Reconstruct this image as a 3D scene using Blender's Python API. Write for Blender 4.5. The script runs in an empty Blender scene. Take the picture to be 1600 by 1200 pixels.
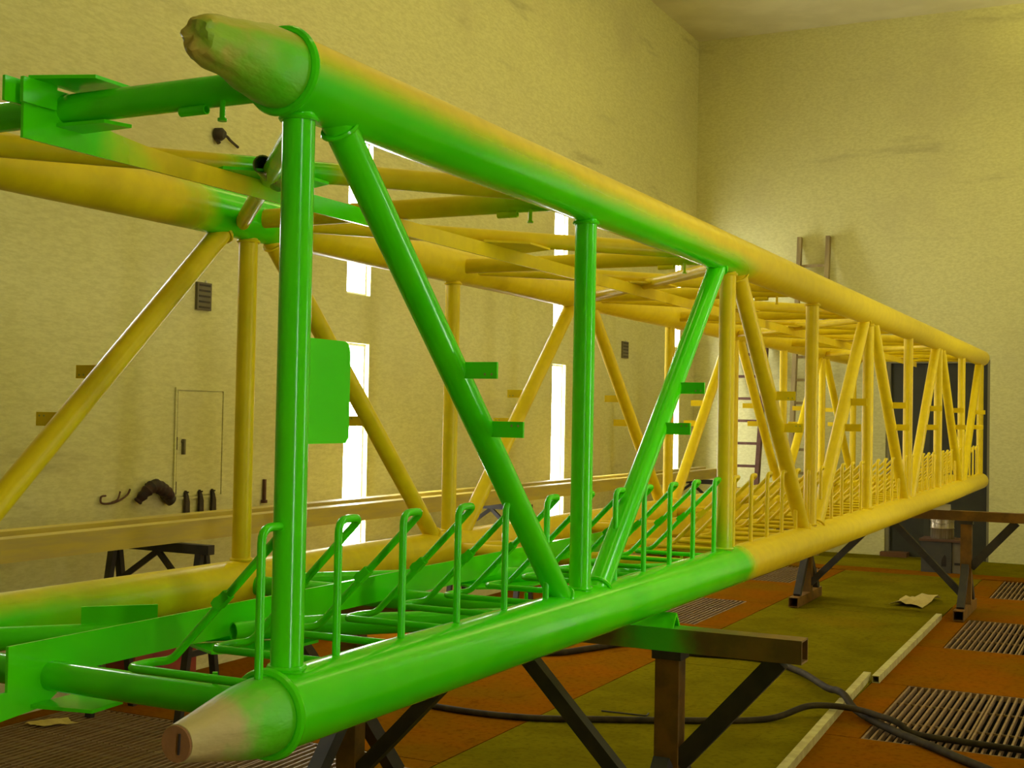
import bpy, bmesh, math, random
from mathutils import Vector, Matrix, noise as mnoise
random.seed(7)
V = Vector
Z0 = 1.04                      # height of the bottom chord axis above the floor
H, PB, W = 1.3, 1.5074, 1.3204 # truss height, bay length, width (axis to axis)
CAM = V((1.5758, -2.1397, 0.6107 + Z0))
scene = bpy.context.scene
col = scene.collection

# ------------------------------------------------------------------ camera
yaw, pitch, roll, fpx = 0.4640, 0.0240, 0.0186, 1983.54
d = V((-math.sin(yaw)*math.cos(pitch), math.cos(yaw)*math.cos(pitch), math.sin(pitch)))
r0 = V((math.cos(yaw), math.sin(yaw), 0)); u0 = r0.cross(d)
r1 = math.cos(roll)*r0 + math.sin(roll)*u0; u1 = -math.sin(roll)*r0 + math.cos(roll)*u0
cd = bpy.data.cameras.new('camera'); cam = bpy.data.objects.new('camera', cd); col.objects.link(cam)
M = Matrix((( r1.x, u1.x, -d.x, CAM.x), (r1.y, u1.y, -d.y, CAM.y), (r1.z, u1.z, -d.z, CAM.z), (0, 0, 0, 1)))
cam.matrix_world = M
cd.sensor_width = 36; cd.lens = fpx*36/1600; cd.clip_start = .02; cd.clip_end = 200
scene.camera = cam
# ------------------------------------------------------------------ world, exposure
w = bpy.data.worlds.new('world'); scene.world = w; w.use_nodes = True
w.node_tree.nodes['Background'].inputs[0].default_value = (.9, .95, 1, 1)
w.node_tree.nodes['Background'].inputs[1].default_value = .6
vs = scene.view_settings
vs.view_transform = 'Standard'; vs.look = 'None'; vs.gamma = 1; vs.use_curve_mapping = False
vs.exposure = -0.10
WINDOW_STRENGTH = 36.0
FILL_STRENGTH = 6.6
FILL_COLOR = (1.0, .93, .30, 1)
try:
    scene.cycles.max_bounces = 7; scene.cycles.diffuse_bounces = 5; scene.cycles.glossy_bounces = 3
    scene.cycles.sample_clamp_indirect = 6; scene.cycles.use_light_tree = False
except Exception: pass

# ------------------------------------------------------------------ materials
MATS = {}
def newmat(name):
    m = bpy.data.materials.new(name); m.use_nodes = True
    return m, m.node_tree, m.node_tree.nodes['Principled BSDF']
def N(nt, t, **kw):
    n = nt.nodes.new(t)
    for k, v in kw.items(): setattr(n, k, v)
    return n
def mth(nt, op, a, b=None, c=None, clamp=False):
    n = N(nt, 'ShaderNodeMath', operation=op, use_clamp=clamp)
    for i, x in enumerate((a, b, c)):
        if x is None: continue
        if isinstance(x, (int, float)): n.inputs[i].default_value = x
        else: nt.links.new(x, n.inputs[i])
    return n.outputs[0]
def noise(nt, scale, vec=None, detail=4, rough=.55, stretch=None):
    tc = N(nt, 'ShaderNodeTexCoord'); out = tc.outputs['Object'] if vec is None else vec
    if stretch:
        mp = N(nt, 'ShaderNodeMapping'); mp.inputs['Scale'].default_value = stretch
        nt.links.new(out, mp.inputs[0]); out = mp.outputs[0]
    n = N(nt, 'ShaderNodeTexNoise'); n.inputs['Scale'].default_value = scale
    n.inputs['Detail'].default_value = detail; n.inputs['Roughness'].default_value = rough
    nt.links.new(out, n.inputs['Vector']); return n.outputs[0]
def mapr(nt, x, a, b, c=0., e=1., smooth=True):
    n = N(nt, 'ShaderNodeMapRange', interpolation_type='SMOOTHSTEP' if smooth else 'LINEAR')
    nt.links.new(x, n.inputs[0])
    for i, v in zip((1, 2, 3, 4), (a, b, c, e)): n.inputs[i].default_value = v
    return n.outputs[0]
def mixc(nt, f, a, b):
    n = N(nt, 'ShaderNodeMix', data_type='RGBA')
    if isinstance(f, (int, float)): n.inputs[0].default_value = f
    else: nt.links.new(f, n.inputs[0])
    for s, x in ((n.inputs[6], a), (n.inputs[7], b)):
        if isinstance(x, tuple): s.default_value = x if len(x) == 4 else x + (1,)
        else: nt.links.new(x, s)
    return n.outputs[2]
def bump(nt, bsdf, h, strength, dist=.01):
    b = N(nt, 'ShaderNodeBump'); b.inputs['Strength'].default_value = strength; b.inputs['Distance'].default_value = dist
    nt.links.new(h, b.inputs['Height']); nt.links.new(b.outputs[0], bsdf.inputs['Normal'])

GREEN, YELLOW = (.05, .70, .002), (.80, .60, .006)
def paint(c0=0., cx=0., cy=0., cz=0., cn=0., amp=.25, yend=None, soft=.12, bumps=None, nscale=5.):
    """sprayed paint: green coat over the yellow coat. The coverage runs with the place on the member (cx, cy, cz),
    with the side of the tube that faced the spray gun (cn) and stops at yend"""
    key = ('paint', c0, cx, cy, cz, cn, amp, yend, soft, tuple(bumps or ()), nscale)
    if key in MATS: return MATS[key]
    m, nt, b = newmat('sprayed_paint')
    tc = N(nt, 'ShaderNodeTexCoord'); sp = N(nt, 'ShaderNodeSeparateXYZ'); nt.links.new(tc.outputs['Object'], sp.inputs[0])
    sn = N(nt, 'ShaderNodeSeparateXYZ'); nt.links.new(tc.outputs['Normal'], sn.inputs[0])
    nz = noise(nt, nscale, detail=3)
    g = mth(nt, 'ADD', c0, mth(nt, 'MULTIPLY', mth(nt, 'SUBTRACT', nz, .5), amp*2))
    for s, c in ((sp.outputs[0], cx), (sp.outputs[1], cy), (sp.outputs[2], cz), (sn.outputs[2], cn)):
        if c: g = mth(nt, 'ADD', g, mth(nt, 'MULTIPLY', s, c))
    g = mapr(nt, g, 0, 1)
    if yend is not None:
        yy = mth(nt, 'ADD', sp.outputs[1], mth(nt, 'MULTIPLY', mth(nt, 'SUBTRACT', nz, .5), .25))
        g = mth(nt, 'MULTIPLY', g, mapr(nt, yy, yend-soft, yend+soft, 1, 0))
    for (y0, rad) in (bumps or ()):
        dy = mth(nt, 'ABSOLUTE', mth(nt, 'SUBTRACT', sp.outputs[1], y0))
        dy = mth(nt, 'ADD', dy, mth(nt, 'MULTIPLY', mth(nt, 'SUBTRACT', nz, .5), rad*.8))
        g = mth(nt, 'MAXIMUM', g, mapr(nt, dy, rad*.3, rad, 1, 0))
    fine = noise(nt, 90, detail=2)
    yel = mixc(nt, mapr(nt, noise(nt, 18, detail=3), .3, .7), YELLOW, (.74, .545, .007))
    grn = mixc(nt, mapr(nt, noise(nt, 3, detail=2), .3, .7), GREEN, (.085, .78, .002))
    nt.links.new(mixc(nt, g, yel, grn), b.inputs['Base Color'])
    nt.links.new(mapr(nt, g, 0, 1, .36, .17, False), b.inputs['Roughness'])
    nt.links.new(mapr(nt, g, 0, 1, .22, .4, False), b.inputs['Specular IOR Level'])
    bump(nt, b, fine, .10, .0015)
    MATS[key] = m; return m
def gy(frac): return paint(c0=frac, amp=.1)
P_GREEN = paint(c0=1.2, amp=.1)
P_YEL = paint(c0=-.3, amp=.1)

def plain(name, c1, c2=None, rough=.6, scale=8, metal=0, bstr=0, bscale=40, stretch=None, spec=.4):
    if name in MATS: return MATS[name]
    m, nt, b = newmat(name)
    if c2: nt.links.new(mixc(nt, mapr(nt, noise(nt, scale, stretch=stretch), .35, .65), c1, c2), b.inputs['Base Color'])
    else: b.inputs['Base Color'].default_value = c1 + (1,)
    b.inputs['Roughness'].default_value = rough; b.inputs['Metallic'].default_value = metal
    b.inputs['Specular IOR Level'].default_value = spec
    if bstr: bump(nt, b, noise(nt, bscale, detail=3), bstr)
    MATS[name] = m; return m
def emis(name, color, strength):
    m, nt, b = newmat(name)
    b.inputs['Base Color'].default_value = (.8, .8, .8, 1)
    b.inputs['Emission Color'].default_value = color; b.inputs['Emission Strength'].default_value = strength
    MATS[name] = m; return m
def wallmat():
    m, nt, b = newmat('limewashed_concrete')
    fine = noise(nt, 22, detail=3, rough=.75, stretch=(1, .6, 2.2))
    big = noise(nt, .9, detail=3, rough=.6)
    base = mixc(nt, mapr(nt, fine, .3, .7), (.71, .68, .33), (.60, .57, .26))
    base = mixc(nt, mapr(nt, big, .5, .8, 0, .35), base, (.50, .44, .25))
    # soot streaks: thin, drawn-out, with a shape of their own
    st = noise(nt, 1.1, detail=4, rough=.62, stretch=(.5, .5, 3.0))
    base = mixc(nt, mapr(nt, st, .60, .80, 0, .40), base, (.22, .19, .12))
    nt.links.new(base, b.inputs['Base Color'])
    b.inputs['Roughness'].default_value = .85; b.inputs['Specular IOR Level'].default_value = .2
    return m
WALL = wallmat()
OLIVE_T = plain('threshold', (.10, .085, .02), None, .8)
CEIL = plain('ceiling_paint', (.70, .65, .40), (.63, .58, .34), .9, 2)
def floormat(name, a, b_, c, rough):
    m, nt, b = newmat(name)
    n1 = noise(nt, 2.2, detail=4, rough=.65); n2 = noise(nt, 28, detail=4); n3 = noise(nt, .8, detail=3)
    base = mixc(nt, mapr(nt, n1, .35, .65), a, b_)
    base = mixc(nt, mapr(nt, n3, .52, .72, 0, .7), base, c)
    base = mixc(nt, mapr(nt, n2, .45, .75, 0, .5), base, tuple(x*.45 for x in a))
    base = mixc(nt, mapr(nt, noise(nt, 4.5, detail=4, rough=.7, stretch=(1.6, .7, 1)), .56, .75, 0, .6), base, tuple(x*.5 for x in a))
    nt.links.new(base, b.inputs['Base Color']); b.inputs['Roughness'].default_value = rough
    b.inputs['Specular IOR Level'].default_value = 0
    bump(nt, b, n2, .15, .006); return m
OLIVE = floormat('dusty_floor_plate', (.165, .136, .004), (.13, .106, .003), (.185, .122, .004), .9)
RUSTY = floormat('rusty_floor_plate', (.215, .070, .002), (.18, .072, .002), (.155, .088, .003), .9)
PIT = plain('pit_dark', (.02, .018, .012), (.03, .025, .015), .95)
GRATE = plain('grating_steel', (.26, .17, .07), (.20, .11, .04), .5, 20)
RUST = plain('rusty_tube', (.20, .095, .012), (.12, .062, .010), .55, 9, 0, .1, 60, None, .2)
BLACKSTEEL = plain('black_steel', (.022, .019, .013), (.035, .028, .016), .55, 12)
def rust_spray():
    m, nt, b = newmat('rusty_tube_overspray')
    tc = N(nt, 'ShaderNodeTexCoord'); sp = N(nt, 'ShaderNodeSeparateXYZ'); nt.links.new(tc.outputs['Object'], sp.inputs[0])
    n = noise(nt, 7, detail=4)
    rust = mixc(nt, mapr(nt, noise(nt, 9), .35, .65), (.20, .10, .012), (.12, .065, .010))
    x = mth(nt, 'ADD', mth(nt, 'ABSOLUTE', sp.outputs[0]), mth(nt, 'MULTIPLY', mth(nt, 'SUBTRACT', n, .5), .2))
    nt.links.new(mixc(nt, mapr(nt, x, .02, .2, .85, 0), rust, GREEN), b.inputs['Base Color'])
    b.inputs['Roughness'].default_value = .5; return m
RUST_SPRAY = rust_spray()
BEAMY = plain('primed_beam', (.46, .36, .085), (.56, .44, .06), .5, 5, 0, .05, 30, (4, .5, 4))
DARKDOOR = plain('dark_steel_door', (.035, .036, .022), (.028, .028, .018), .5, 4)
WOOD = plain('grey_ladder_wood', (.36, .28, .12), (.25, .18, .08), .7, 14, 0, .1, 40, (1, 1, .15))
BROWNWOOD = plain('brown_ladder_steel', (.13, .055, .03), (.09, .035, .02), .6, 10)
RUBBER = plain('hose_rubber', (.028, .020, .006), (.05, .036, .010), .7, 12, 0, 0, 40, None, .15)
PALEBAR = plain('pale_bar', (.50, .46, .16), (.38, .32, .10), .5, 14)
PAPER = plain('paper', (.62, .50, .14), (.55, .42, .11), .8, 10)
DARK = plain('dark_plastic', (.03, .024, .018), (.05, .035, .022), .6, 15)
GREYBOX = plain('grey_box', (.15, .13, .075), (.12, .10, .055), .6, 6)
TIN = plain('tin_can', (.36, .31, .20), (.22, .17, .10), .35, 12, .7, 0, 40, (6, 6, .3))
REDBOX = plain('dark_red', (.22, .02, .02), (.30, .05, .02), .6, 5)
CARD = plain('plug_end_card', (.36, .17, .05), (.28, .13, .04), .85, 14, 0, .2, 40)
WHITEMETAL = plain('white_metal', (.75, .74, .68), None, .5)
PANE = emis('frosted_daylight_pane', (1, 1, .97, 1), WINDOW_STRENGTH)
FILL_DOWN = emis('fill_glow_down', FILL_COLOR, FILL_STRENGTH)  # glow of the fill lamps added out of view
FILL_UP = emis('fill_glow_up', FILL_COLOR, FILL_STRENGTH*2.2)
def wrapmat(top):
    m, nt, b = newmat('masking_wrap')
    tc = N(nt, 'ShaderNodeTexCoord'); sp = N(nt, 'ShaderNodeSeparateXYZ'); nt.links.new(tc.outputs['Object'], sp.inputs[0])
    n = noise(nt, 14, detail=3)
    y = mth(nt, 'ADD', sp.outputs[1], mth(nt, 'MULTIPLY', mth(nt, 'SUBTRACT', n, .5), .12))
    tape = mixc(nt, n, (.58, .46, .06), (.42, .28, .05)) if top else mixc(nt, n, (.55, .45, .16), (.45, .36, .12))
    g = mapr(nt, y, -.36 if top else -.24, -.10 if top else -.13, 0, 1)
    c = mixc(nt, g, tape, (.10, .62, .004))
    if top:
        blot = mapr(nt, noise(nt, 9, detail=3), .42, .58)
        c = mixc(nt, mth(nt, 'MULTIPLY', blot, .6), c, (.16, .55, .006))
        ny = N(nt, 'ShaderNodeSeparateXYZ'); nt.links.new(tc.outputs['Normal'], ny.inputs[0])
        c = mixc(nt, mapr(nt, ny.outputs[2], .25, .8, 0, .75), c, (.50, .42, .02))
    nt.links.new(c, b.inputs['Base Color']); b.inputs['Roughness'].default_value = .45
    bump(nt, b, noise(nt, 30, detail=3, stretch=(1, .4, 1)), .5, .01); return m

# ------------------------------------------------------------------ mesh helpers
def obj(name, bm, mat, parent=None, smooth=False):
    me = bpy.data.meshes.new(name)
    bmesh.ops.recalc_face_normals(bm, faces=bm.faces)
    bm.to_mesh(me); bm.free()
    if smooth:
        for p in me.polygons: p.use_smooth = True
        me.set_sharp_from_angle(angle=math.radians(40))
    me.materials.append(mat)
    o = bpy.data.objects.new(name, me); col.objects.link(o)
    if parent is not None: adopt(o, parent)
    return o
def adopt(o, parent):
    o.parent = parent; o.matrix_parent_inverse = Matrix.Translation(-WLOC(parent))
def WLOC(p):
    v = p.location.copy(); q = p.parent
    if q is not None: v = v + WLOC(q) - WLOC(q)   # children are built in world coordinates
    return v
def tag(o, label, cat, group=None):
    o['label'] = label; o['category'] = cat
    if group: o['group'] = group
    return o
def thing(name, label, cat, loc, group=None):
    o = bpy.data.objects.new(name, None); o.location = loc; o.empty_display_size = .1; col.objects.link(o)
    return tag(o, label, cat, group)
def struct(o): o['kind'] = 'structure'; return o
def B(): return bmesh.new()
def box(bm, a, b):
    x0, y0, z0 = a; x1, y1, z1 = b
    v = [bm.verts.new(p) for p in ((x0,y0,z0),(x1,y0,z0),(x1,y1,z0),(x0,y1,z0),(x0,y0,z1),(x1,y0,z1),(x1,y1,z1),(x0,y1,z1))]
    for f in ((0,3,2,1),(4,5,6,7),(0,1,5,4),(1,2,6,5),(2,3,7,6),(3,0,4,7)): bm.faces.new([v[i] for i in f])
    return v
def frame(dirv, up=V((0, 0, 1))):
    t = dirv.normalized()
    if abs(t.dot(up)) > .98: up = V((1, 0, 0))
    a = t.cross(up).normalized(); b = a.cross(t).normalized()
    return t, a, b
def bar(bm, p, q, w, h, up=V((0, 0, 1)), hollow=0):
    """rectangular bar from p to q, w across, h along up; hollow = wall thickness (open ends)"""
    p, q = V(p), V(q); t, a, b = frame(q-p, up)
    def ring(c, ww, hh): return [bm.verts.new(c + a*sx*ww/2 + b*sy*hh/2) for sx, sy in ((-1,-1),(1,-1),(1,1),(-1,1))]
    A, C = ring(p, w, h), ring(q, w, h)
    for i in range(4): bm.faces.new((A[i], A[(i+1)%4], C[(i+1)%4], C[i]))
    if hollow:
        A2, C2 = ring(p, w-2*hollow, h-2*hollow), ring(q, w-2*hollow, h-2*hollow)
        for i in range(4):
            j = (i+1) % 4
            bm.faces.new((A2[i], C2[i], C2[j], A2[j])); bm.faces.new((A[i], A2[i], A2[j], A[j])); bm.faces.new((C[i], C[j], C2[j], C2[i]))
    else:
        bm.faces.new(A[::-1]); bm.faces.new(C)
def tube(bm, pts, r, seg=16, caps=True, hollow=0):
    """round tube along a polyline; r a number or one radius per point"""
    pts = [V(p) for p in pts]; n = len(pts)
    rs = r if isinstance(r, (list, tuple)) else [r]*n
    rings = []; a = None
    for i, p in enumerate(pts):
        t = ((pts[i+1]-p).normalized() if i < n-1 else V()) + ((p-pts[i-1]).normalized() if i > 0 else V())
        t.normalize()
        if a is None: _, a, b = frame(t)
        else:
            a = (a - t*a.dot(t)).normalized(); b = a.cross(t).normalized()
        b = a.cross(t).normalized()
        rings.append([bm.verts.new(p + (a*math.cos(2*math.pi*k/seg) + b*math.sin(2*math.pi*k/seg))*rs[i]) for k in range(seg)])
    for A, C in zip(rings, rings[1:]):
        for k in range(seg): bm.faces.new((A[k], A[(k+1)%seg], C[(k+1)%seg], C[k]))
    if hollow:
        inn = []
        for ring_, p, rr in ((rings[0], pts[0], rs[0]), (rings[-1], pts[-1], rs[-1])):
            inn.append([bm.verts.new(p + (v.co-p)*(1-hollow/rr)) for v in ring_])
        for k in range(seg):
            j = (k+1) % seg
            bm.faces.new((inn[0][k], inn[1][k], inn[1][j], inn[0][j]))
            bm.faces.new((rings[0][k], inn[0][k], inn[0][j], rings[0][j])); bm.faces.new((rings[-1][k], rings[-1][j], inn[1][j], inn[1][k]))
    elif caps:
        bm.faces.new(rings[0][::-1]); bm.faces.new(rings[-1])
def bend(pts, rad, n=5):
    """round the corners of a polyline"""
    pts = [V(p) for p in pts]; out = [pts[0]]
    for a, b, c in zip(pts, pts[1:], pts[2:]):
        u, v = (a-b), (c-b); rr = min(rad, u.length*.45, v.length*.45)
        p, q = b + u.normalized()*rr, b + v.normalized()*rr
        for k in range(n+1):
            t = k/n; out.append(p*(1-t)**2 + b*2*t*(1-t) + q*t*t)
    out.append(pts[-1]); return out
def smoothpath(pts, sub=6):
    pts = [V(p) for p in pts]; P = [pts[0]] + pts + [pts[-1]]; out = []
    for i in range(1, len(P)-2):
        p0, p1, p2, p3 = P[i-1:i+3]
        for k in range(sub):
            t = k/sub
            out.append(.5*((2*p1) + (p2-p0)*t + (2*p0-5*p1+4*p2-p3)*t*t + (3*p1-p0-3*p2+p3)*t**3))
    out.append(pts[-1]); return out
def prism(bm, poly, axis, a, b):
    """extrude a 2D polygon along axis (0,1,2) from a to b; poly in the remaining two axes in order"""
    def mk(p, s):
        c = list(p); c.insert(axis, s); return bm.verts.new(c)
    A, C = [mk(p, a) for p in poly], [mk(p, b) for p in poly]
    n = len(poly)
    for i in range(n): bm.faces.new((A[i], A[(i+1)%n], C[(i+1)%n], C[i]))
    bm.faces.new(A[::-1]); bm.faces.new(C)
def torus(bm, c, axis, R, r, seg=20, sec=6):
    t, a, b = frame(V(axis)); c = V(c); rings = []
    for i in range(seg):
        e = a*math.cos(2*math.pi*i/seg) + b*math.sin(2*math.pi*i/seg)
        rings.append([bm.verts.new(c + e*(R + r*math.cos(2*math.pi*k/sec)) + t*r*math.sin(2*math.pi*k/sec)) for k in range(sec)])
    for i in range(seg):
        A, C = rings[i], rings[(i+1) % seg]
        for k in range(sec): bm.faces.new((A[k], A[(k+1)%sec], C[(k+1)%sec], C[k]))
def sub(o, name, bm, mat, smooth=False):
    return obj(name, bm, mat, o, smooth)

# ------------------------------------------------------------------ the hall
XL, XR, YB, YF, ZC = -3.79, 2.42, 13.96, -5.2, 6.66
WY = [2.25, 5.95, 9.65, 13.27]           # slit windows along both long walls
WIN = [(y-.16 if y < 13 else y-.10, y+.16 if y < 13 else y+.10, z0+Z0, z1+Z0) for y in WY for z0, z1 in ((-.52, 1.13), (1.50, 2.90)) if not (y < 3 and z0 < 0)]
def wall_with_holes(name, x0, x1, holes):
    ys = sorted({YF-.3, YB+.3} | {h[0] for h in holes} | {h[1] for h in holes})
    zs = sorted({-.4, ZC+.2} | {h[2] for h in holes} | {h[3] for h in holes})
    bm = B()
    def hole(y, z): return any(h[0] < y < h[1] and h[2] < z < h[3] for h in holes)
    solid = {}
    for i in range(len(ys)-1):
        for j in range(len(zs)-1):
            solid[i, j] = not hole((ys[i]+ys[i+1])/2, (zs[j]+zs[j+1])/2)
    vert = {}
    def v(x, i, j):
        k = (x, i, j)
        if k not in vert: vert[k] = bm.verts.new((x, ys[i], zs[j]))
        return vert[k]
    for (i, j), s in solid.items():
        if not s: continue
        for x in (x0, x1): bm.faces.new((v(x,i,j), v(x,i+1,j), v(x,i+1,j+1), v(x,i,j+1)))
        for di, dj, e in ((-1,0,((i,j),(i,j+1))), (1,0,((i+1,j),(i+1,j+1))), (0,-1,((i,j),(i+1,j))), (0,1,((i,j+1),(i+1,j+1)))):
            if not solid.get((i+di, j+dj), False):
                (a, b), (c, e2) = e
                bm.faces.new((v(x0,a,b), v(x0,c,e2), v(x1,c,e2), v(x1,a,b)))
    return struct(obj(name, bm, WALL))
wall_with_holes('wall_left', XL-.30, XL, WIN)
WIN_R = [(y-.07, y+.07, z0+Z0, z1+Z0) for y in (-1.45, 2.25, 5.95, 9.65) for z0, z1 in ((-.52, 1.13), (1.50, 2.90))]   # narrower slits on the camera side
wall_with_holes('wall_right', XR, XR+.30, WIN_R)
nwin = 0
for side, x in (('l', XL), ('r', XR)):
    s = -1 if side == 'l' else 1
    for (y0, y1, z0, z1) in (WIN if side == 'l' else WIN_R):
        nwin += 1
        bm = B()
        xo = x + s*.04
        for a, b in (((y0, z0), (y1, z0+.02)), ((y0, z1-.02), (y1, z1)), ((y0, z0+.02), (y0+.015, z1-.02)), ((y1-.015, z0+.02), (y1, z1-.02))):
            box(bm, (min(xo, xo+s*.05), a[0], a[1]), (max(xo, xo+s*.05), b[0], b[1]))
        f = struct(obj('window_%d' % nwin, bm, WHITEMETAL))
        bm = B(); box(bm, (min(xo+s*.02, xo+s*.026), y0+.014, z0+.019), (max(xo+s*.02, xo+s*.026), y1-.014, z1-.019))
        pn = obj('window_pane', bm, WHITEMETAL, f); pn.data.materials.append(PANE)
        for pl in pn.data.polygons:
            if abs(pl.normal.x) > .9 and pl.normal.x*s < 0: pl.material_index = 1   # the lit face looks into the hall
# back wall with door opening
DX0, DX1, DZ = -1.31, -.10, 2.41
bm = B()
for a, b in (((XL, -.4), (DX0, ZC+.2)), ((DX1, -.4), (XR, ZC+.2)), ((DX0, DZ), (DX1, ZC+.2))):
    box(bm, (a[0], YB, a[1]), (b[0], YB+.3, b[1]))
bmesh.ops.remove_doubles(bm, verts=bm.verts, dist=1e-4)
struct(obj('wall_back', bm, WALL))
bm = B(); box(bm, (XL, YF-.3, -.4), (XR, YF, ZC+.2)); struct(obj('wall_front', bm, WALL))
bm = B(); box(bm, (XL, YF, ZC), (XR, YB, ZC+.2)); struct(obj('ceiling', bm, CEIL))
# steel door: two dark leaves in a frame, a rusty sill
bm = B()
for a, b in (((DX0, 0), (DX0+.05, DZ)), ((DX1-.03, 0), (DX1, DZ)), ((DX0+.05, DZ-.04), (DX1-.03, DZ))):
    box(bm, (a[0], YB+.02, a[1]), (b[0], YB+.16, b[1]))
door = struct(obj('door_1', bm, plain('door_frame', (.20, .18, .10), None, .6)))
xm = (DX0+DX1)/2 - .12
for a, b in ((DX0+.055, xm-.004), (xm+.004, DX1-.035)):
    bm = B(); box(bm, (a, YB+.08, -.01), (b, YB+.13, DZ-.038)); lf = obj('door_leaf', bm, DARKDOOR, door)
bm = B(); box(bm, (xm-.03, YB+.075, .04), (xm+.03, YB+.082, DZ-.05)); obj('cover_strip', bm, plain('door_strip', (.05, .048, .03), None, .5), door)
bm = B(); box(bm, (DX0, YB, -.02), (DX1, YB+.3, 0)); struct(obj('trim_2', bm, OLIVE_T))
bm = B(); box(bm, (DX0-.03, YB-.13, 0), (xm-.2, YB+.08, .055)); struct(obj('trim_1', bm, plain('rusty_sill', (.15, .06, .018), (.11, .05, .015), .7)))

# ---- floor: steel plates over a dark pit, gratings let in
bm = B(); box(bm, (XL-.3, YF-.3, -.55), (XR+.3, YB+.3, -.40))
floor = struct(obj('floor', bm, PIT))
GX0R, GWD, GL = .25, .505, 1.50
MODY = [1.62, 4.63, 7.65, 10.67]
GXL = -1.65
plates = []
ys_ol = [YF, 0., 3.03, 6.07, 9.09, 12.12]
for a, b in zip(ys_ol, ys_ol[1:]): plates.append((-1.40, .03, a, b, OLIVE))
plates.append((XL, XR, 12.12, 12.55, RUSTY)); plates.append((XL, XR, 12.55, YB, OLIVE))
right_mods = {1.62: 3, 4.63: 3, 7.65: 3, 10.67: 2}
left_mods = {1.62: 4, 7.65: 2, 10.67: 1}
def strip(xa, xb, mods, sgn):
    """plates of one rusty strip, leaving openings for the gratings"""
    y = YF
    for m in MODY:
        if m not in mods: continue
        w_ = mods[m]*GWD
        plates.append((xa, xb, y, m, RUSTY))
        g0, g1 = (GX0R, GX0R+w_) if sgn > 0 else (GXL-w_, GXL)
        if g0 > xa+.01: plates.append((xa, g0, m, m+GL, RUSTY))
        if g1 < xb-.01: plates.append((g1, xb, m, m+GL, RUSTY))
        y = m+GL
    plates.append((xa, xb, y, 12.12, RUSTY))
strip(.03, XR, right_mods, 1); strip(XL, -1.40, left_mods, -1)
GAP = .004
for (xa, xb, ya, yb, m) in plates:
    bm = B(); box(bm, (xa+GAP, ya+GAP, -.012), (xb-GAP, yb-GAP, 0)); obj('floor_plate', bm, m, floor)
    # web under the plate closes the pit at its edges
    bm = B(); box(bm, (xa+.01, ya+.01, -.40), (xb-.01, yb-.01, -.0125)); obj('plate_support', bm, PIT, floor)

gr_bar = gr_rod = None
def grating(x0, y0, label):
    global gr_bar, gr_rod
    g = thing('floor_grating', label, 'grating', (x0, y0, -.03), 'steel gratings let into the floor')
    for a, b in (((.004, .004), (GWD-.004, .012)), ((.004, GL-.012), (GWD-.004, GL-.004))):
        bm = B(); box(bm, (x0+a[0], y0+a[1], -.032), (x0+b[0], y0+b[1], -.001)); obj('end_strip', bm, GRATE, g)
    n = 13; pitch = (GWD-.02)/(n-1)
    for k in range(n):
        if gr_bar is None:
            bm = B(); box(bm, (-.0055, .014, -.032), (.0055, GL-.014, -.001)); o = obj('bar', bm, GRATE); gr_bar = o.data
        else:
            o = bpy.data.objects.new('bar', gr_bar); col.objects.link(o)
        o.parent = g; o.location = (.010 + k*pitch, 0, .03)
    for y in (.5, 1.0):
        if gr_rod is None:
            bm = B(); box(bm, (.006, -.004, -.016), (GWD-.006, .004, -.006)); o = obj('cross_rod', bm, GRATE); gr_rod = o.data
        else:
            o = bpy.data.objects.new('cross_rod', gr_rod); col.objects.link(o)
        o.parent = g; o.location = (0, y, .03)
    return g
grating(GX0R, 4.63, 'rusty floor grating crossed by the hose, nearest one beside the pale floor bars')
grating(GX0R+GWD, 4.63, 'rusty floor grating at the picture edge, second from the pale floor bars')
grating(GX0R, 7.65, 'rusty floor grating just in front of the far trestle foot')
grating(GX0R+GWD, 7.65, 'rusty floor grating at the picture edge beyond the hose, outer of its pair')
grating(GX0R, 10.67, 'farthest rusty floor grating, behind the far trestle foot')
grating(GXL-GWD, 1.62, 'dark floor grating under the lower wrapped plug, closest to the olive floor plates')
grating(GXL-2*GWD, 1.62, 'dark floor grating under the green deck end, second from the olive floor plates')
grating(GXL-3*GWD, 1.62, 'dark floor grating under the green deck cleat, third from the olive floor plates')
grating(GXL-4*GWD, 1.62, 'dark floor grating in the near corner by the wall, with the paper scrap on it')
grating(GXL-GWD, 7.65, 'dark floor grating seen beneath the green to yellow change of the bottom chord')
grating(GXL-GWD, 10.67, 'dark floor grating half hidden behind the far trestle leg')

# ------------------------------------------------------------------ the truss
truss = thing('bridge_truss', 'long tubular steel bridge truss, half resprayed green over yellow, lying on trestles', 'bridge truss', (-W/2, 4*PB, Z0-.083))
RC, RP, RD = .0815, .034, .037
def zt(y): return Z0 + H
def zb(y):
    t = max(0, min(1, y/(8*PB))); return Z0 - .02*4*t*(1-t)
YE = 8*PB + .10
def chord(far, top, mat):
    x = -W if far else 0
    y0 = -.06 if not far else -.08
    ys = [y0 + (YE-y0)*k/24 for k in range(25)]
    bm = B(); tube(bm, [(x, y, (zt if top else zb)(y)) for y in ys], RC, 40)
    return obj('chord_tube', bm, mat, truss, True)
P_NT = paint(c0=.68, cy=-.20, cn=-1.0, amp=.16, yend=3.12, soft=.2, nscale=3.)
P_NB = paint(c0=1.4, cn=-.25, amp=.2, yend=3.2, soft=.10)
P_FT = paint(c0=-.6, amp=.2, bumps=[(1.45, .42), (-.1, .4)])
P_FB = paint(c0=1.15, cn=-.9, amp=.3, yend=.9, soft=.65)
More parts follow.
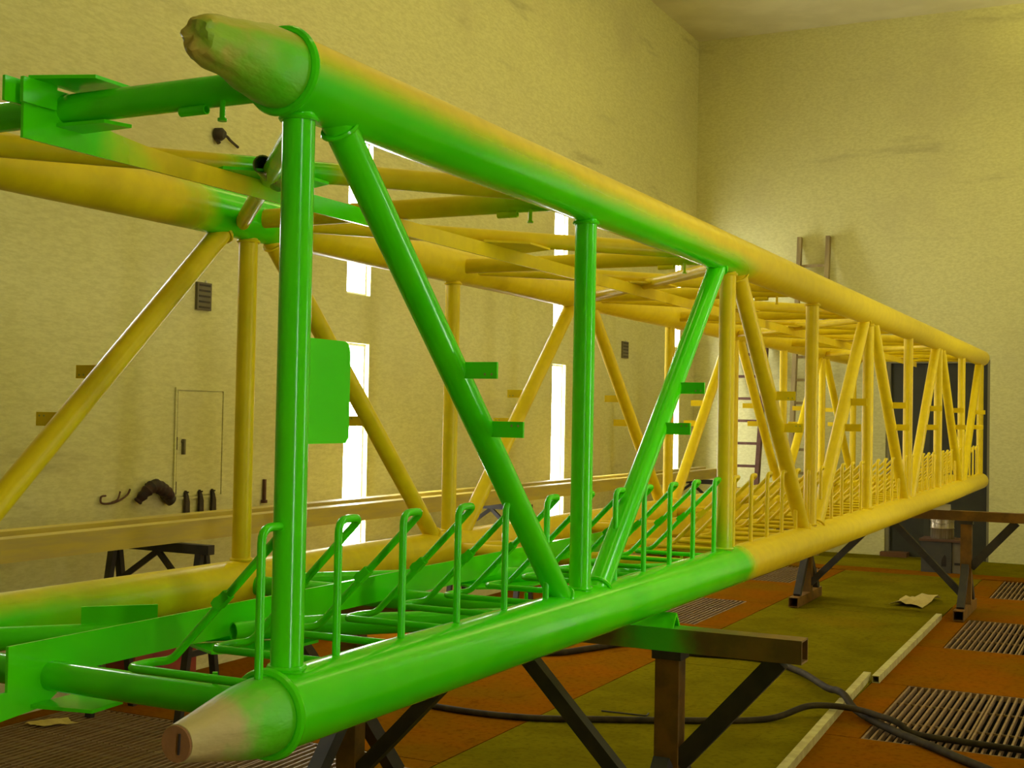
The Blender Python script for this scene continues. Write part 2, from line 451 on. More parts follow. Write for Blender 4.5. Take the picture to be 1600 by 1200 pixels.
for far, top, m in ((0, 1, P_NT), (0, 0, P_NB), (1, 1, P_FT), (1, 0, P_FB)):
    o = chord(far, top, m)
    o['label'] = ('far' if far else 'near') + (' top' if top else ' bottom') + ' chord tube with ' + ('patchy green overspray' if far else 'green and yellow coats')
    x = -W if far else 0; z = (zt if top else zb)(0)
    bm = B(); torus(bm, (x, -.062 if not far else -.082, z), (0, 1, 0), RC+.001, .0105, 40, 8); sub(o, 'collar_ring', bm, P_GREEN, True)
# wrapped plugs in the near ends
def plug(top):
    z = (zt if top else zb)(0); m = wrapmat(top)
    prof = [(-.055, .079), (-.085, .079), (-.11, .0775), (-.135, .074), (-.17, .0675), (-.205, .061), (-.24, .0545), (-.275, .048), (-.30, .0435), (-.317, .039), (-.324, .030), (-.322, .012)] if top else \
           [(-.055, .078), (-.09, .0775), (-.13, .074), (-.18, .065), (-.23, .054), (-.28, .044), (-.325, .0355)]
    bm = B(); seg = 36; rings = []
    for i, (y, r_) in enumerate(prof):
        rg = []
        for k in range(seg):
            a = 2*math.pi*k/seg
            nn = mnoise.noise(V((math.cos(a)*2.2, y*16, math.sin(a)*2.2 + (5 if top else 0))))
            amp = (.009 if top else .0022)*min(1, max(0, (-.09-y)/.08))
            rr = r_ + nn*amp
            yy = y + mnoise.noise(V((a, 3.1, 1))) * (.010 if top and i >= len(prof)-2 else 0)
            rg.append(bm.verts.new((rr*math.cos(a), yy, z + rr*math.sin(a) + (.006 if top else .0)*max(0, -y-.1)*2)))
        rings.append(rg)
    for A, C in zip(rings, rings[1:]):
        for k in range(seg): bm.faces.new((A[k], A[(k+1)%seg], C[(k+1)%seg], C[k]))
    bm.faces.new(rings[-1]); bm.faces.new(rings[0])
    o = obj('wrapped_plug', bm, m, truss, True)
    o['label'] = 'crumpled tape wrapped plug with green overspray' if top else 'cone shaped wrapped plug with bare brown end'
    if not top:
        bm = B(); tube(bm, [(0, -.3245, z), (0, -.330, z)], .0335, 28); e = sub(o, 'plug_end', bm, CARD)
        bm = B(); bar(bm, (.008, -.331, z-.018), (.010, -.331, z+.020), .004, .004); sub(o, 'end_fold', bm, DARK)
plug(True); plug(False)
# posts and diagonals
def weld(parent, c, axis, R, mat):
    bm = B(); torus(bm, c, axis, R+.001, .006, 18, 6); sub(parent, 'weld_bead', bm, mat, True)
def post(n, far):
    y = n*PB; x = -W if far else 0
    mat = P_YEL
    if not far and n == 0: mat = P_GREEN
    if not far and n == 1: mat = paint(c0=1.0, cx=4.0, amp=.2)
    if not far and n == 2: mat = paint(c0=-.35, amp=.15, bumps=None) if False else P_V2
    if far and n == 1: mat = paint(c0=-.1, amp=.35, nscale=9)
    bm = B(); tube(bm, [(x, y, zb(y)+RC*.8), (x, y, zt(y)-RC*.8)], RP, 24)
    o = obj('post_tube', bm, mat, truss, True)
    if not far and n <= 4 or far and n <= 2:
        weld(o, (x, y, zt(y)-RC-.004), (0, 0, 1), RP+.002, mat)
        weld(o, (x, y, zb(y)+RC+.003), (0, 0, 1), RP+.001, mat)
    return o
P_V2 = paint(c0=2.75, cz=-2.0, amp=.2)      # green only at its foot (z just above the bottom chord)
for n in range(9):
    for far in (0, 1):
        o = post(n, far)
        if n == 0 and not far:   # nameplate-like gusset standing off the first post
            y0, y1, za, zb_ = .030, .203, Z0+.541, Z0+.764; c = .025
            poly = [(y0, za), (y1-.012, za), (y1, za+.012), (y1, zb_-c)] + [(y1-c+c*math.cos(t), zb_-c+c*math.sin(t)) for t in (math.pi/8, math.pi/4, 3*math.pi/8)] + [(y1-c, zb_), (y0, zb_)]
            bm = B(); prism(bm, poly, 0, -.004, .004); g = sub(o, 'gusset_plate', bm, P_GREEN)
            g['label'] = 'flat green plate with rounded corner'
            bm = B(); tube(bm, [(.004, y0+.004, za), (.0045, y0+.005, zb_)], .004, 8); sub(o, 'weld_bead', bm, P_GREEN, True)
            bm = B(); tube(bm, [(-.004, y0+.004, za), (-.0045, y0+.005, zb_)], .004, 8); sub(o, 'weld_bead', bm, P_GREEN, True)
P_BR = {}
def diagonal(k, far):
    x = -W if far else 0
    up = (k % 2 == 1) if not far else (k % 2 == 0)     # rising along +Y
    ya, yb = k*PB + .125, (k+1)*PB - .125
    za, zz = (zb(ya)+RC*.6, zt(yb)-RC*.6) if up else (zt(ya)-RC*.6, zb(yb)+RC*.6)
    sh = (RC*.4)*1.1
    p, q = V((x, ya-.03, za-(.033 if up else -.033))), V((x, yb+.03, zz+(.033 if up else -.033)))
    p, q = V((x, ya, za)), V((x, yb, zz))
    mat = P_YEL
    if not far and k == 0: mat = P_GREEN
    if not far and k == 1: mat = paint(c0=1.9, cy=-.30, cx=2.0, amp=.25)
    if far and k == 0: mat = paint(c0=-.05, amp=.35, nscale=9)
    bm = B(); tube(bm, [p, q], RD, 24); o = obj('diagonal_tube', bm, mat, truss, True)
    if k <= 3 - far*2:
        t = (q-p).normalized()
        a, b = (p + t*.035), (q - t*.035)
        weld(o, a, t, RD+.003, mat); weld(o, b, t, RD+.003, mat)
    bmats = P_GREEN if (not far and k <= 1) else P_YEL
    s = -1 if far else 1
    for zc in (.720, .571):
        f = (Z0+zc - p.z)/(q.z-p.z); c = p.lerp(q, f)
        bm = B(); box(bm, (min(x+s*.01, x+s*.125), c.y-.004, c.z-.021), (max(x+s*.01, x+s*.125), c.y+.004, c.z+.021))
        t_ = sub(o, 'mounting_plate', bm, bmats)
        if k <= 2:
            dz = -.010 if zc > .6 else .010
            bm = B()
            for hx in (.092, .111):
                tube(bm, [(x+s*hx, c.y-.0048, c.z+dz), (x+s*hx, c.y+.0048, c.z+dz)], .0033, 10)
            sub(o, 'bolt_hole_pair', bm, plain('hole_dark', (.30, .34, .06), None, .6))
for k in range(8):
    for far in (0, 1): diagonal(k, far)
# cross tubes between the two sides
for n in range(9):
    y = n*PB
    for top in (1, 0):
        z = (zt if top else zb)(y) - (.006 if top else .004)
        mat = P_YEL
        if n == 0: mat = P_GREEN
        elif n == 1: mat = paint(c0=.9, cx=1.6, amp=.2) if top else P_GREEN
        elif n == 2: mat = paint(c0=.9, cx=2.4, amp=.2)
        bm = B(); tube(bm, [(-.05, y, z), (-W+.05, y, z)], .034, 20); o = obj('cross_tube', bm, mat, truss, True)
        if n <= 3:
            # short open sleeve and a stud under the tube near the chord
            if top:
                bm = B(); tube(bm, [(-.235, y-.012, z-.040), (-.305, y-.012, z-.040)], .011, 12, hollow=.003); sub(o, 'sleeve', bm, mat, True)
                bm = B(); tube(bm, [(-.185, y-.02, z-.028), (-.185, y-.02, z-.068)], .006, 10); tube(bm, [(-.185, y-.02, z-.066), (-.185, y-.02, z-.072)], .010, 10); sub(o, 'stud', bm, mat, True)
            else:
                bm = B(); tube(bm, [(-.185, y, z+.025), (-.185, y, z+.058)], .006, 10); sub(o, 'stud', bm, mat, True)
# plan bracing
def brace(p, q, mat, r_=.031):
    bm = B(); tube(bm, [p, q], r_, 18); return obj('brace_tube', bm, mat, truss, True)
for k in range(8):
    ya, yb = k*PB, (k+1)*PB
    zz = Z0+H-.004
    m = P_YEL
    if k == 0: m = paint(c0=-.4, amp=.2, bumps=[(.78, .16), (1.5, .3)])
    if k == 1: m = paint(c0=-.4, amp=.2, bumps=[(3.0, .35)])
    brace((-W+.05, ya+.10, zz), (-.05, yb-.10, zz), m)
    if k % 2 == 0:
        m = paint(c0=1.1, cy=-.75, amp=.3) if k == 0 else P_YEL
        o = brace((-.05, ya+.10, zz-.03), (-W+.05, yb-.10, zz-.03), m, .026)
    zz = zb(ya) - .004
    brace((-W+.05, ya+.10, zz), (-.05, yb-.10, zz-.0), P_GREEN if k < 2 else P_YEL)
# centre stringers: flat bars running the length, with copes and cleats
def zs(y): return 0
bm = B()
e = -.125
prism(bm, [(e, 1.205), (.25, 1.205), (12.1, 1.205), (12.1, 1.257), (.42, 1.257), (.26, 1.262), (.15, 1.272), (.075, 1.286), (.045, 1.305), (.035, 1.332), (e, 1.332)][::-1], 0, -.664, -.656)
for v_ in bm.verts: v_.co.z += Z0
o = obj('centre_flat_bar', bm, paint(c0=-.4, amp=.2, bumps=[(-.1, .48), (1.05, .45)]), truss)
o['label'] = 'top flat bar with curved green end'
bm = B(); box(bm, (-.655, e-.012, Z0+1.282), (-.645, e+.085, Z0+1.338)); sub(o, 'end_cleat', bm, P_GREEN)
bm = B(); box(bm, (-.690, e-.030, Z0+1.284), (-.682, e+.05, Z0+1.340)); sub(o, 'end_cleat', bm, P_GREEN)
bm = B(); prism(bm, [(-.655, -.115), (-.51, -.06), (-.51, .075), (-.655, .075)], 2, Z0+1.338, Z0+1.346); sub(o, 'top_cleat', bm, P_GREEN)
bm = B(); prism(bm, [(-.655, -.03), (-.52, -.02), (-.50, .045), (-.655, .05)], 2, Z0+1.248, Z0+1.256); sub(o, 'lower_cleat', bm, P_GREEN)
bm = B()
prism(bm, [(-.125, -.02), (-.19, -.02), (-.19, -.085), (-.02, -.07), (.02, -.045), (.045, -.006), (12.1, -.006), (12.1, .08), (-.125, .08)], 0, -.664, -.656)
for v_ in bm.verts: v_.co.z += Z0
o = obj('centre_flat_bar', bm, paint(c0=1.3, amp=.1, yend=3.45, soft=.3), truss)
o['label'] = 'bottom flat bar, green at the near end'
bm = B(); prism(bm, [(-.655, -.06), (-.50, -.03), (-.51, .075), (-.655, .085)], 2, Z0-.066, Z0-.058); sub(o, 'lower_cleat', bm, P_GREEN)
# gusset plates at the middle of each bay
for k in range(8):
    yc = (k+.5)*PB
    for top in (1, 0):
        z = Z0+H-.042 if top else Z0-.045
        m = (P_GREEN if k == 0 else P_YEL) if top else (P_GREEN if k < 2 else P_YEL)
        bm = B(); prism(bm, [(-.655, yc-.20), (-.52, yc-.08), (-.52, yc+.10), (-.655, yc+.16), (-.80, yc+.10), (-.82, yc-.12)], 2, z, z+.008)
        obj('gusset_plate', bm, m, truss)
# tube stubs on the first bay's bracing
bm = B(); tube(bm, [(-.56, .60, Z0+1.272), (-.66, .80, Z0+1.262)], .026, 20, hollow=.004); obj('tube_stub', bm, plain('bare_stub', (.20, .22, .06), (.10, .16, .03), .25, 12, .3), truss, True)
bm = B(); tube(bm, [(-.62, .60, Z0+.012), (-.50, .83, Z0+.012)], .026, 20, hollow=.004); obj('tube_stub', bm, P_GREEN, truss, True)
bm = B(); bar(bm, (-1.27+1.22*.237, .10+1.307*.237, Z0+.046), (-1.27+1.22*.348, .10+1.307*.348, Z0+.046), .010, .054); obj('gusset_plate', bm, P_GREEN, truss)

# bent round bars standing on the near bottom chord
DY, RB = .088, .0092
def bent_mesh():
    bm = B()
    pts = bend([(0, 0, .07), (0, 0, .375), (0, DY, .375), (-.30, DY, .068), (-.335, DY*.75, .064), (-.345, 0, .062), (-.03, 0, .064)], .03, 5)
    tube(bm, pts, RB, 10); return bm
bm = bent_mesh()
first = obj('bent_bar', bm, P_GREEN, truss, True); bar_mesh = first.data
def clip_bm():
    bm = B()
    c = V((-.165, DY, .2065)); t = V((-.30, 0, -.307)).normalized(); up = V((-.307*-1, 0, .30)).normalized(); up = V((-t.z, 0, t.x)) * -1
    if up.z < 0: up = -up
    s = V((0, 1, 0))
    def q(a, b, c_): return c + t*a + up*b + s*c_
    poly = [(-.022, -.009), (.016, -.009), (.024, .004), (.022, .014), (.008, .016), (-.004, .012), (-.022, .011)]
    A = [bm.verts.new(q(a, b, -.010)) for a, b in poly]; C = [bm.verts.new(q(a, b, .010)) for a, b in poly]
    n = len(poly)
    for i in range(n): bm.faces.new((A[i], A[(i+1)%n], C[(i+1)%n], C[i]))
    bm.faces.new(A[::-1]); bm.faces.new(C); return bm
clip0 = obj('clip', clip_bm(), P_GREEN); clip_mesh = clip0.data
P_BAR_Y = P_YEL
NB = 45
for k in range(NB):
    y = -.092 + k*.2695
    m = P_GREEN if k <= 11 else P_YEL
    if k == 0: o = first
    else:
        o = bpy.data.objects.new('bent_bar', bar_mesh); col.objects.link(o)
    adopt(o, truss); o.location = (0, y, zb(y))
    o.material_slots[0].link = 'OBJECT'; o.material_slots[0].material = m
    if k == 0: c = clip0
    else: c = bpy.data.objects.new('clip', clip_mesh); col.objects.link(c)
    c.parent = o; c.material_slots[0].link = 'OBJECT'; c.material_slots[0].material = m

# ------------------------------------------------------------------ trestles under the truss
def trestle(yt, xo, label, near):
    """cross beam on two A-footed posts with knee braces; xo shifts it sideways"""
    t = thing('trestle', label, 'trestle', (-W/2, yt, 0), 'steel trestles carrying the truss')
    top = zb(yt) - RC - .055
    hb, wb = .082, .09
    bm = B(); bar(bm, (-W-.52+xo*.2, yt, top-hb/2), (.522+xo, yt, top-hb/2), wb, hb, hollow=.006)
    obj('cross_beam', bm, RUST_SPRAY if near else RUST, t)
    for s, xp in ((1, .034+xo), (-1, -W-.02+xo)):
        bm = B(); bar(bm, (xp, yt, top-hb), (xp, yt, .085), .09, .075, up=V((0, 1, 0)))
        obj('post', bm, RUST, t)
        bm = B(); bar(bm, (xp+s*.40, yt, top-hb+.002), (xp+s*.04, yt, top-hb-.40), .07, .055, up=V((0, 1, 0))); obj('knee_brace', bm, BLACKSTEEL, t)
        bm = B(); bar(bm, (xp-s*.66, yt, top-hb+.002), (xp-s*.035, yt, .17), .055, .055, up=V((0, 1, 0))); obj('long_brace', bm, BLACKSTEEL, t)
        bm = B(); bar(bm, (xp, yt-.49, .05), (xp, yt+.42, .05), .085, .085, hollow=.006); obj('foot', bm, RUST, t)
        for e_ in (-1, 1):
            bm = B(); bar(bm, (xp, yt+e_*.36, .09), (xp, yt+e_*.06, .42), .06, .06); obj('foot_strut', bm, BLACKSTEEL, t)
        bm = B(); bar(bm, (xp, yt, top-hb), (xp, yt, top-hb-.03), .11, .095, up=V((0, 1, 0))); obj('head_plate', bm, BLACKSTEEL, t)
    for i, xx in enumerate((0, -W)):
        side = 'near' if i == 0 else 'far'
        v = thing('angle_saddle', ('green angle steel saddle on the nearer trestle under the %s chord' if near else 'pale angle steel saddle on the distant trestle under the %s chord') % side, 'saddle', (xx, yt, top))
        m = P_GREEN if near else plain('saddle_pale', (.45, .42, .25), None, .4)
        bm = B(); zc = top+.0005
        prism(bm, [(yt-.040, zc), (yt-.032, zc), (yt, zc+.040), (yt+.032, zc), (yt+.040, zc), (yt+.004, zc+.0505), (yt-.004, zc+.0505)], 0, xx-.13, xx+.055)
        obj('angle', bm, m, v)
trestle(2.268, 0, 'rusty steel trestle with green overspray on its beam, nearer one under the green chord', True)
trestle(9.455, .155, 'rusty brown steel trestle in the distance under the yellow chord end', False)

# ------------------------------------------------------------------ long primed beams behind the truss, on small sawhorses
bm = B(); bar(bm, (-3.05, -1.5, Z0-.046), (-3.05, 12.6, Z0-.046), .10, .108)
tag(obj('steel_beam', bm, BEAMY), 'long pale yellow steel beam lying behind the truss, front of two', 'beam')
bm = B(); bar(bm, (-3.22, -1.5, Z0-.032), (-3.22, 12.6, Z0-.032), .10, .108)
tag(obj('steel_beam', bm, BEAMY), 'long pale yellow steel beam on the window side of the other beam', 'beam')
def sawhorse(y, label):
    t = thing('sawhorse', label, 'sawhorse', (-3.12, y, 0), 'dark sawhorses under the pale beams')
    top = Z0-.100
    bm = B(); bar(bm, (-3.50, y, top-.0255), (-2.78, y, top-.0255), .05, .05); obj('top_bar', bm, BLACKSTEEL, t)
    bm = B(); box(bm, (-3.27, y-.05, top-.0004), (-3.17, y+.05, top+.0136)); obj('spacer', bm, BLACKSTEEL, t)
    for x in (-3.44, -2.84):
        for s in (-1, 1):
            bm = B(); bar(bm, (x, y+s*.02, top-.05), (x, y+s*.16, 0.0), .030, .040); obj('leg', bm, BLACKSTEEL, t)
        bm = B(); bar(bm, (x, y-.10, .38), (x, y+.10, .38), .02, .03); obj('spreader', bm, BLACKSTEEL, t)
    bm = B(); bar(bm, (-2.86, y-.06, top-.26), (-3.14, y, top-.05), .02, .03); obj('brace', bm, BLACKSTEEL, t)
    bm = B(); bar(bm, (-3.42, y-.06, top-.26), (-3.14, y, top-.05), .02, .03); obj('brace', bm, BLACKSTEEL, t)
sawhorse(3.10, 'dark steel sawhorse below the wall cabinet, supporting the pale beams')
sawhorse(6.95, 'dark steel sawhorse in the middle of the pale beams, between the bright windows')
sawhorse(12.0, 'dark steel sawhorse at the far end of the pale beams')

# ------------------------------------------------------------------ ladders on the back wall
def ladder(x0, x1, ybot, ytop, ztop, label, rail, rung, pitch=.30, zstart=.25):
    t = thing('ladder', label, 'ladder', ((x0+x1)/2, ybot, 0))
    def P(x, z, dy=0): return V((x, ybot + (ytop-ybot)*z/ztop + dy, z))
    for x in (x0, x1):
        bm = B(); bar(bm, P(x, 0), P(x, ztop), .052, .085, up=V((0, 1, 0))); obj('rail', bm, rail, t)
    z = zstart
    while z < ztop-.1:
        bm = B(); bar(bm, P(x0+.014, z), P(x1-.014, z), .030, .034); obj('rung', bm, rung, t); z += pitch
ladder(-2.39, -2.03, 13.45, 13.91, 2.93+Z0, 'tall grey wooden ladder rising above the yellow chord against the back wall', WOOD, WOOD, .29, .12)
ladder(-3.22, -2.80, 13.35, 13.90, 2.75, 'shorter brown ladder leaning in the bright corner by the last window', BROWNWOOD, BROWNWOOD, .285, .2)

# ------------------------------------------------------------------ things by the far door
t = thing('steel_box', 'dark grey steel box with an opening standing in front of the far door', 'box', (-.49, 12.66, 0))
bm = B(); box(bm, (-.65, 12.50, 0), (-.33, 12.82, .34)); obj('body', bm, plain('stove_dark', (.045, .043, .03), (.06, .055, .035), .6, 6), t)
bm = B(); box(bm, (-.67, 12.48, .34), (-.19, 12.84, .365)); obj('top_plate', bm, plain('stove_top', (.10, .045, .018), None, .7), t)
bm = B(); prism(bm, [(-.435, .07), (-.385, .07), (-.385, .17), (-.40, .20), (-.425, .16), (-.435, .12)], 1, 12.496, 12.50); obj('opening', bm, PIT, t)
bm = B(); box(bm, (-.325, 12.52, 0), (-.20, 12.80, .335)); obj('side_unit', bm, GREYBOX, t)
bm = B(); box(bm, (-.30, 12.512, .09), (-.225, 12.52, .115)); obj('slot', bm, PIT, t)
t = thing('metal_can', 'dented silver metal can standing on the dark steel box by the door', 'can', (-.45, 12.66, .365))
bm = B(); c = (-.45, 12.66)
tube(bm, [(c[0], c[1], .366), (c[0], c[1], .375), (c[0], c[1], .475), (c[0], c[1], .481), (c[0], c[1], .487), (c[0], c[1], .585)], [.122, .125, .125, .130, .125, .125], 32); obj('body', bm, TIN, t, True)
bm = B(); torus(bm, (c[0], c[1], .585), (0, 0, 1), .125, .005, 32, 6); obj('rim', bm, TIN, t, True)
bm = B(); tube(bm, smoothpath([(c[0]-.128, c[1], .565), (c[0]-.10, c[1]-.085, .555), (c[0], c[1]-.133, .53), (c[0]+.10, c[1]-.085, .555), (c[0]+.128, c[1], .565)]), .004, 8); obj('handle', bm, TIN, t, True)

# ------------------------------------------------------------------ things on the left wall
X = XL
def onwall(name, label, cat, y, z): return thing(name, label, cat, (X, y, Z0+z))
t = onwall('wall_cabinet', 'flush cream cabinet door with small handle set in the wall', 'cabinet', 4.16, .08)
bm = B()
for a, b in (((3.935, .045), (4.40, .06)), ((3.935, .725), (4.40, .74)), ((3.935, .06), (3.95, .725)), ((4.385, .06), (4.40, .725))):
    box(bm, (X, a[0], Z0+a[1]), (X+.012, b[0], Z0+b[1]))
obj('frame', bm, WALL, t)
bm = B(); box(bm, (X+.001, 3.957, Z0+.067), (X+.009, 4.378, Z0+.718)); o = obj('door', bm, WALL, t)
bm = B(); bar(bm, (X+.020, 4.005, Z0+.325), (X+.020, 4.005, Z0+.42), .022, .014, up=V((0, 1, 0))); tube(bm, [(X+.008, 4.005, Z0+.405), (X+.026, 4.005, Z0+.405)], .012, 10); sub(o, 'handle', bm, GREYBOX)
for za in (.355, .08):
    bm = B(); box(bm, (X, 3.952, Z0+za), (X+.014, 3.956, Z0+za+.078)); obj('hinge', bm, DARK, t)
def wallbox(y0, y1, z0, z1, label):
    t = thing('vent_box', label, 'vent', (X, (y0+y1)/2, Z0+z0))
    bm = B(); box(bm, (X, y0, Z0+z0), (X+.02, y1, Z0+z1)); obj('housing', bm, GREYBOX, t)
    n = 5
    for k in range(n):
        zz = Z0+z0 + (z1-z0)*(k+.5)/n
        bm = B(); box(bm, (X+.02, y0+.015, zz-.006), (X+.023, y1-.015, zz+.006)); obj('slat', bm, DARK, t)
    bm = B(); tube(bm, [(X+.012, (y0+y1)/2+.02, Z0+z1), (X+.012, (y0+y1)/2+.02, Z0+z1+.015)], .006, 10); obj('knob', bm, WHITEMETAL, t)
wallbox(4.10, 4.235, 1.235, 1.41, 'small grey vent box on the wall above the cabinet door')
wallbox(11.35, 11.53, 1.28, 1.47, 'small grey vent box on the wall near the last window')
t = onwall('wall_lamp', 'small dark fitting with a cable stub high on the wall behind the top chord', 'fitting', 4.28, 2.34)
bm = B(); tube(bm, [(X, 4.26, Z0+2.375), (X+.04, 4.27, Z0+2.375), (X+.06, 4.275, Z0+2.37)], [.042, .042, .025], 20); obj('body', bm, DARK, t, True)
bm = B(); tube(bm, smoothpath([(X+.03, 4.28, Z0+2.37), (X+.03, 4.33, Z0+2.375), (X+.03, 4.37, Z0+2.355), (X+.02, 4.46, Z0+2.33)]), .009, 8); obj('cable', bm, DARK, t, True)
bm = B(); tube(bm, [(X+.02, 4.25, Z0+2.34), (X+.035, 4.25, Z0+2.315)], .014, 12); obj('spigot', bm, DARK, t, True)
# coiled glove-like bundle and cable hanging on the wall
t = onwall('hanging_bundle', 'dark reddish bundle hanging on the wall left of the cabinet', 'bundle', 3.76, .04)
bm = B(); pts = smoothpath([(X+.03, 3.60, Z0+.05), (X+.06, 3.64, Z0+.11), (X+.07, 3.70, Z0+.145), (X+.06, 3.78, Z0+.12), (X+.05, 3.85, Z0+.085), (X+.03, 3.88, Z0+.05)])
tube(bm, pts, [.022 + .018*math.sin(math.pi*i/(len(pts)-1)) + .004*math.sin(i*2.1) for i in range(len(pts))], 14); obj('roll', bm, plain('bundle_red', (.05, .02, .014), (.03, .022, .02), .7, 14), t, True)
bm = B(); tube(bm, [(X+.03, 3.83, Z0+.085), (X+.035, 3.89, Z0+.045)], [.030, .036], 14); obj('cuff', bm, DARK, t, True)
bm = B(); tube(bm, [(X, 3.70, Z0+.15), (X+.08, 3.70, Z0+.155)], .008, 8); obj('peg', bm, DARK, t, True)
t = onwall('cable_piece', 'thin dark curled cable on the wall beside the bundle', 'cable', 3.42, .06)
bm = B(); tube(bm, smoothpath([(X+.015, 3.36, Z0+.10), (X+.02, 3.32, Z0+.095), (X+.02, 3.325, Z0+.06), (X+.02, 3.40, Z0+.055), (X+.02, 3.47, Z0+.07), (X+.02, 3.53, Z0+.10), (X+.02, 3.55, Z0+.13)]), .006, 8); obj('strand', bm, BROWNWOOD, t, True)
bm = B(); tube(bm, smoothpath([(X+.02, 3.40, Z0+.058), (X+.02, 3.45, Z0+.075), (X+.02, 3.47, Z0+.12)]), .005, 8); obj('strand', bm, BROWNWOOD, t, True)
for k, (y, w_) in enumerate(((4.045, 'nearest the bundle'), (4.175, 'middle of three'), (4.295, 'closest to the truss post'))):
    t = thing('hanging_tool', 'dark narrow blade shaped tool under the cabinet, ' + w_, 'tool', (X, y, Z0-.13), 'dark tools hung under the cabinet')
    bm = B(); prism(bm, [(y-.020, .085), (y-.012, .10), (y+.006, .07), (y+.020, .03), (y+.022, -.06), (y+.016, -.135), (y-.016, -.135), (y-.020, -.05), (y-.016, .03)], 0, X+.012, X+.030)
    for v_ in bm.verts: v_.co.z += Z0
    obj('blade', bm, DARK, t)
    bm = B(); tube(bm, [(X, y-.012, Z0+.085), (X+.045, y-.012, Z0+.09)], .005, 8); obj('hook', bm, DARK, t, True)
bm = B(); bar(bm, (X+.015, 4.83, Z0-.02), (X+.015, 4.83, Z0+.14), .018, .018, up=V((0, 1, 0))); tube(bm, [(X+.015, 4.83, Z0-.02), (X+.015, 4.83, Z0+.0)], .022, 12)
tag(obj('wall_bar', bm, BROWNWOOD), 'short reddish brown bar on the wall just behind the first green post', 'bar')

# ------------------------------------------------------------------ things on the floor
def floorbar(name, p, q, w_, h_, mat, label, cat):
    bm = B(); bar(bm, (p[0], p[1], h_/2+.0005), (q[0], q[1], h_/2+.0005), w_, h_, hollow=.004)
    return tag(obj(name, bm, mat), label, cat)
floorbar('square_tube', (.055, 6.10), (.025, 9.05), .045, .045, PALEBAR, 'long pale square tube on the floor ending at the far trestle foot', 'tube')
floorbar('square_tube', (-.015, 6.20), (.012, 5.40), .045, .045, PALEBAR, 'short pale square tube on the floor between the two longer ones', 'tube')
floorbar('square_tube', (.015, 5.34), (.10, 3.2), .045, .045, PALEBAR, 'pale square tube on the floor lying under the hose, nearest one', 'tube')
def hose(name, pts, r_, label, mat=RUBBER):
    bm = B(); tube(bm, smoothpath([(p[0], p[1], (p[2] if len(p) > 2 else 0)+r_+.001) for p in pts], 8), r_, 10)
    return tag(obj(name, bm, mat, None, True), label, 'hose')
hose('air_hose', [(-3.2, 5.4), (-2.6, 5.6), (-2.07, 5.82), (-1.91, 6.11), (-1.75, 6.45), (-1.47, 6.38), (-1.26, 6.33), (-.94, 6.39), (-.72, 6.36), (-.42, 6.09), (-.13, 5.55, .03), (-.03, 5.38, .055), (.04, 5.26, .055), (.14, 5.11, .01), (.36, 4.83, .0), (.63, 4.55), (.84, 4.33), (1.3, 3.9), (1.9, 3.6)], .021, 'dark rubber hose curving from under the trestle beam over the grating corner')
hose('air_hose', [(-3.1, 4.3), (-2.6, 4.12), (-2.1, 4.06), (-1.71, 4.03), (-1.38, 4.08), (-1.07, 4.23), (-.55, 4.51), (-.26, 4.73), (-.10, 4.92, .048), (.02, 5.00, .050), (.12, 5.02, .046), (.20, 4.99, .045), (.29, 4.92, .045), (.40, 4.84, .04), (.50, 4.80), (.73, 4.76), (1.04, 4.74), (1.6, 4.75)], .017, 'thinner dark hose running behind the nearer trestle post to the grating')
bm = B(); tube(bm, bend([(-1.14, 4.48, .005), (-.88, 4.50, .005), (-.89, 4.56, .005)], .01, 3), .004, 8)
tag(obj('wire_piece', bm, BLACKSTEEL, None, True), 'thin bent wire lying on the olive floor plate behind the trestle', 'wire')
def crumple(name, cx, cy, sx, sy, h_, label, seed):
    random.seed(seed); bm = B(); n = 7; g = []
    for j in range(n):
        row = []
        for i in range(n):
            u, v_ = i/(n-1)-.5, j/(n-1)-.5
            k = 1 - .25*random.random()
            z = .004 + h_*max(0, mnoise.noise(V((u*3+seed, v_*3, 1.7)))*1.3 + .35)*(1-abs(u)*.8)*(1-abs(v_)*.8)
            row.append(bm.verts.new((cx+u*sx*k+v_*.08, cy+v_*sy*k, z)))
        g.append(row)
    for j in range(n-1):
        for i in range(n-1): bm.faces.new((g[j][i], g[j][i+1], g[j+1][i+1], g[j+1][i]))
    ext = bmesh.ops.extrude_face_region(bm, geom=bm.faces[:])
    for v_ in [e_ for e_ in ext['geom'] if isinstance(e_, bmesh.types.BMVert)]: v_.co.z += .002
    return tag(obj(name, bm, PAPER), label, 'paper')
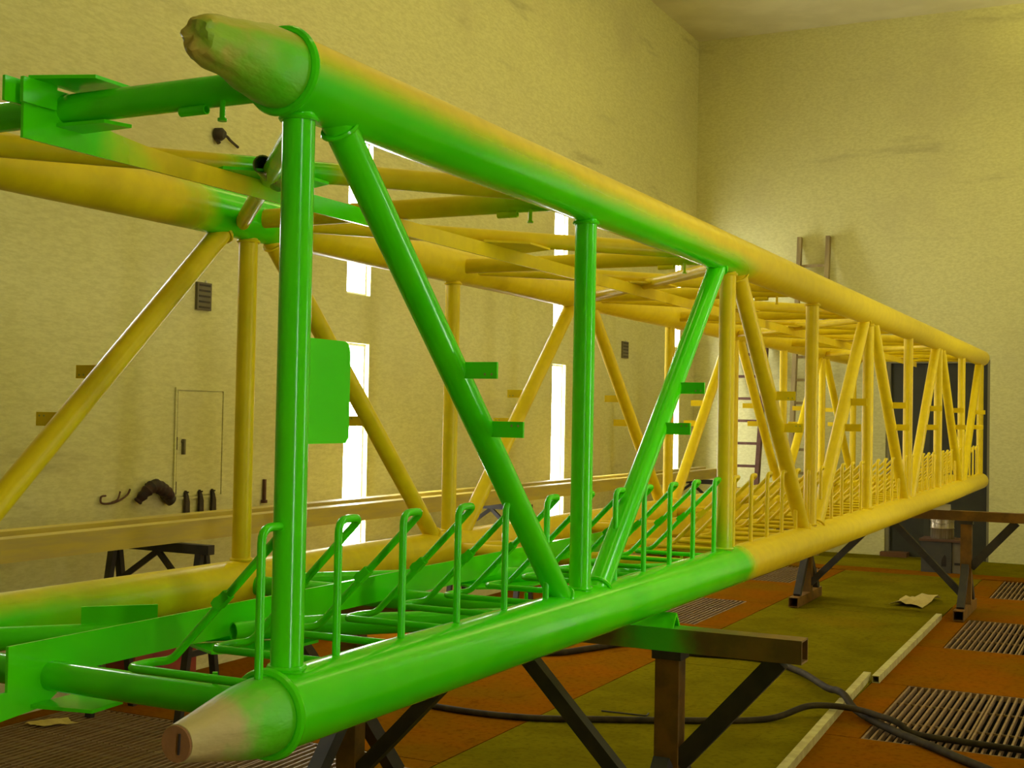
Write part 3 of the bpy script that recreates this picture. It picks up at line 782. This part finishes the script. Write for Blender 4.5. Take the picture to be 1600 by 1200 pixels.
crumple('paper_sheet', -.30, 9.95, .30, .75, .10, 'crumpled pale paper on the olive floor plate before the far door', 3)
crumple('paper_sheet', -3.50, 2.73, .16, .16, .03, 'small yellow paper scrap on the dark grating in the near corner', 9)
t = thing('storage_crate', 'dark red crate on the floor against the wall, seen below the green deck', 'crate', (-3.62, 3.6, 0))
cx0, cx1, cy0, cy1, ch = -3.76, -3.54, 3.38, 3.90, .27
for nm, a, b in (('base', (cx0, cy0, 0), (cx1, cy1, .02)), ('side_panel', (cx0, cy0, .02), (cx0+.02, cy1, ch)), ('side_panel', (cx1-.02, cy0, .02), (cx1, cy1, ch)),
                 ('end_panel', (cx0+.02, cy0, .02), (cx1-.02, cy0+.02, ch)), ('end_panel', (cx0+.02, cy1-.02, .02), (cx1-.02, cy1, ch)), ('lid', (cx0, cy0, ch), (cx1, cy1, ch+.025))):
    bm = B(); box(bm, a, b); obj(nm, bm, REDBOX, t)

# ------------------------------------------------------------------ unseen fill lamps, added to brighten walls and ceiling
def pendant(x, y, z):
    t = thing('added_fill_lamp', 'long pendant fill lamp, added out of view', 'lamp', (x, y, z), 'pendant fill lamps, added out of view')
    bm = B(); box(bm, (x-.13, y-.74, z), (x+.13, y+.74, z+.05)); obj('housing', bm, WHITEMETAL, t)
    for zz, nz in ((z-.012, -1), (z+.050, 1)):       # a lens below and one above: it lights the ceiling as well
        bm = B(); box(bm, (x-.11, y-.72, zz), (x+.11, y+.72, zz+.012))
        df = obj('diffuser', bm, WHITEMETAL, t); df.data.materials.append(FILL_DOWN if nz < 0 else FILL_UP)
        for pl in df.data.polygons:
            if pl.normal.z*nz > .9: pl.material_index = 1
    for yy in (y-.6, y+.6):
        bm = B(); tube(bm, [(x, yy, z+.062), (x, yy, ZC)], .006, 8); obj('hanger', bm, WHITEMETAL, t)
for y in (3.6, 6.4, 9.3): pendant(-1.9, y, 6.22)
for y in (.8, 3.6, 6.4, 9.3, 10.95, 12.6): pendant(1.2, y, 5.70)  # far ones added to lift the back wall and ceiling
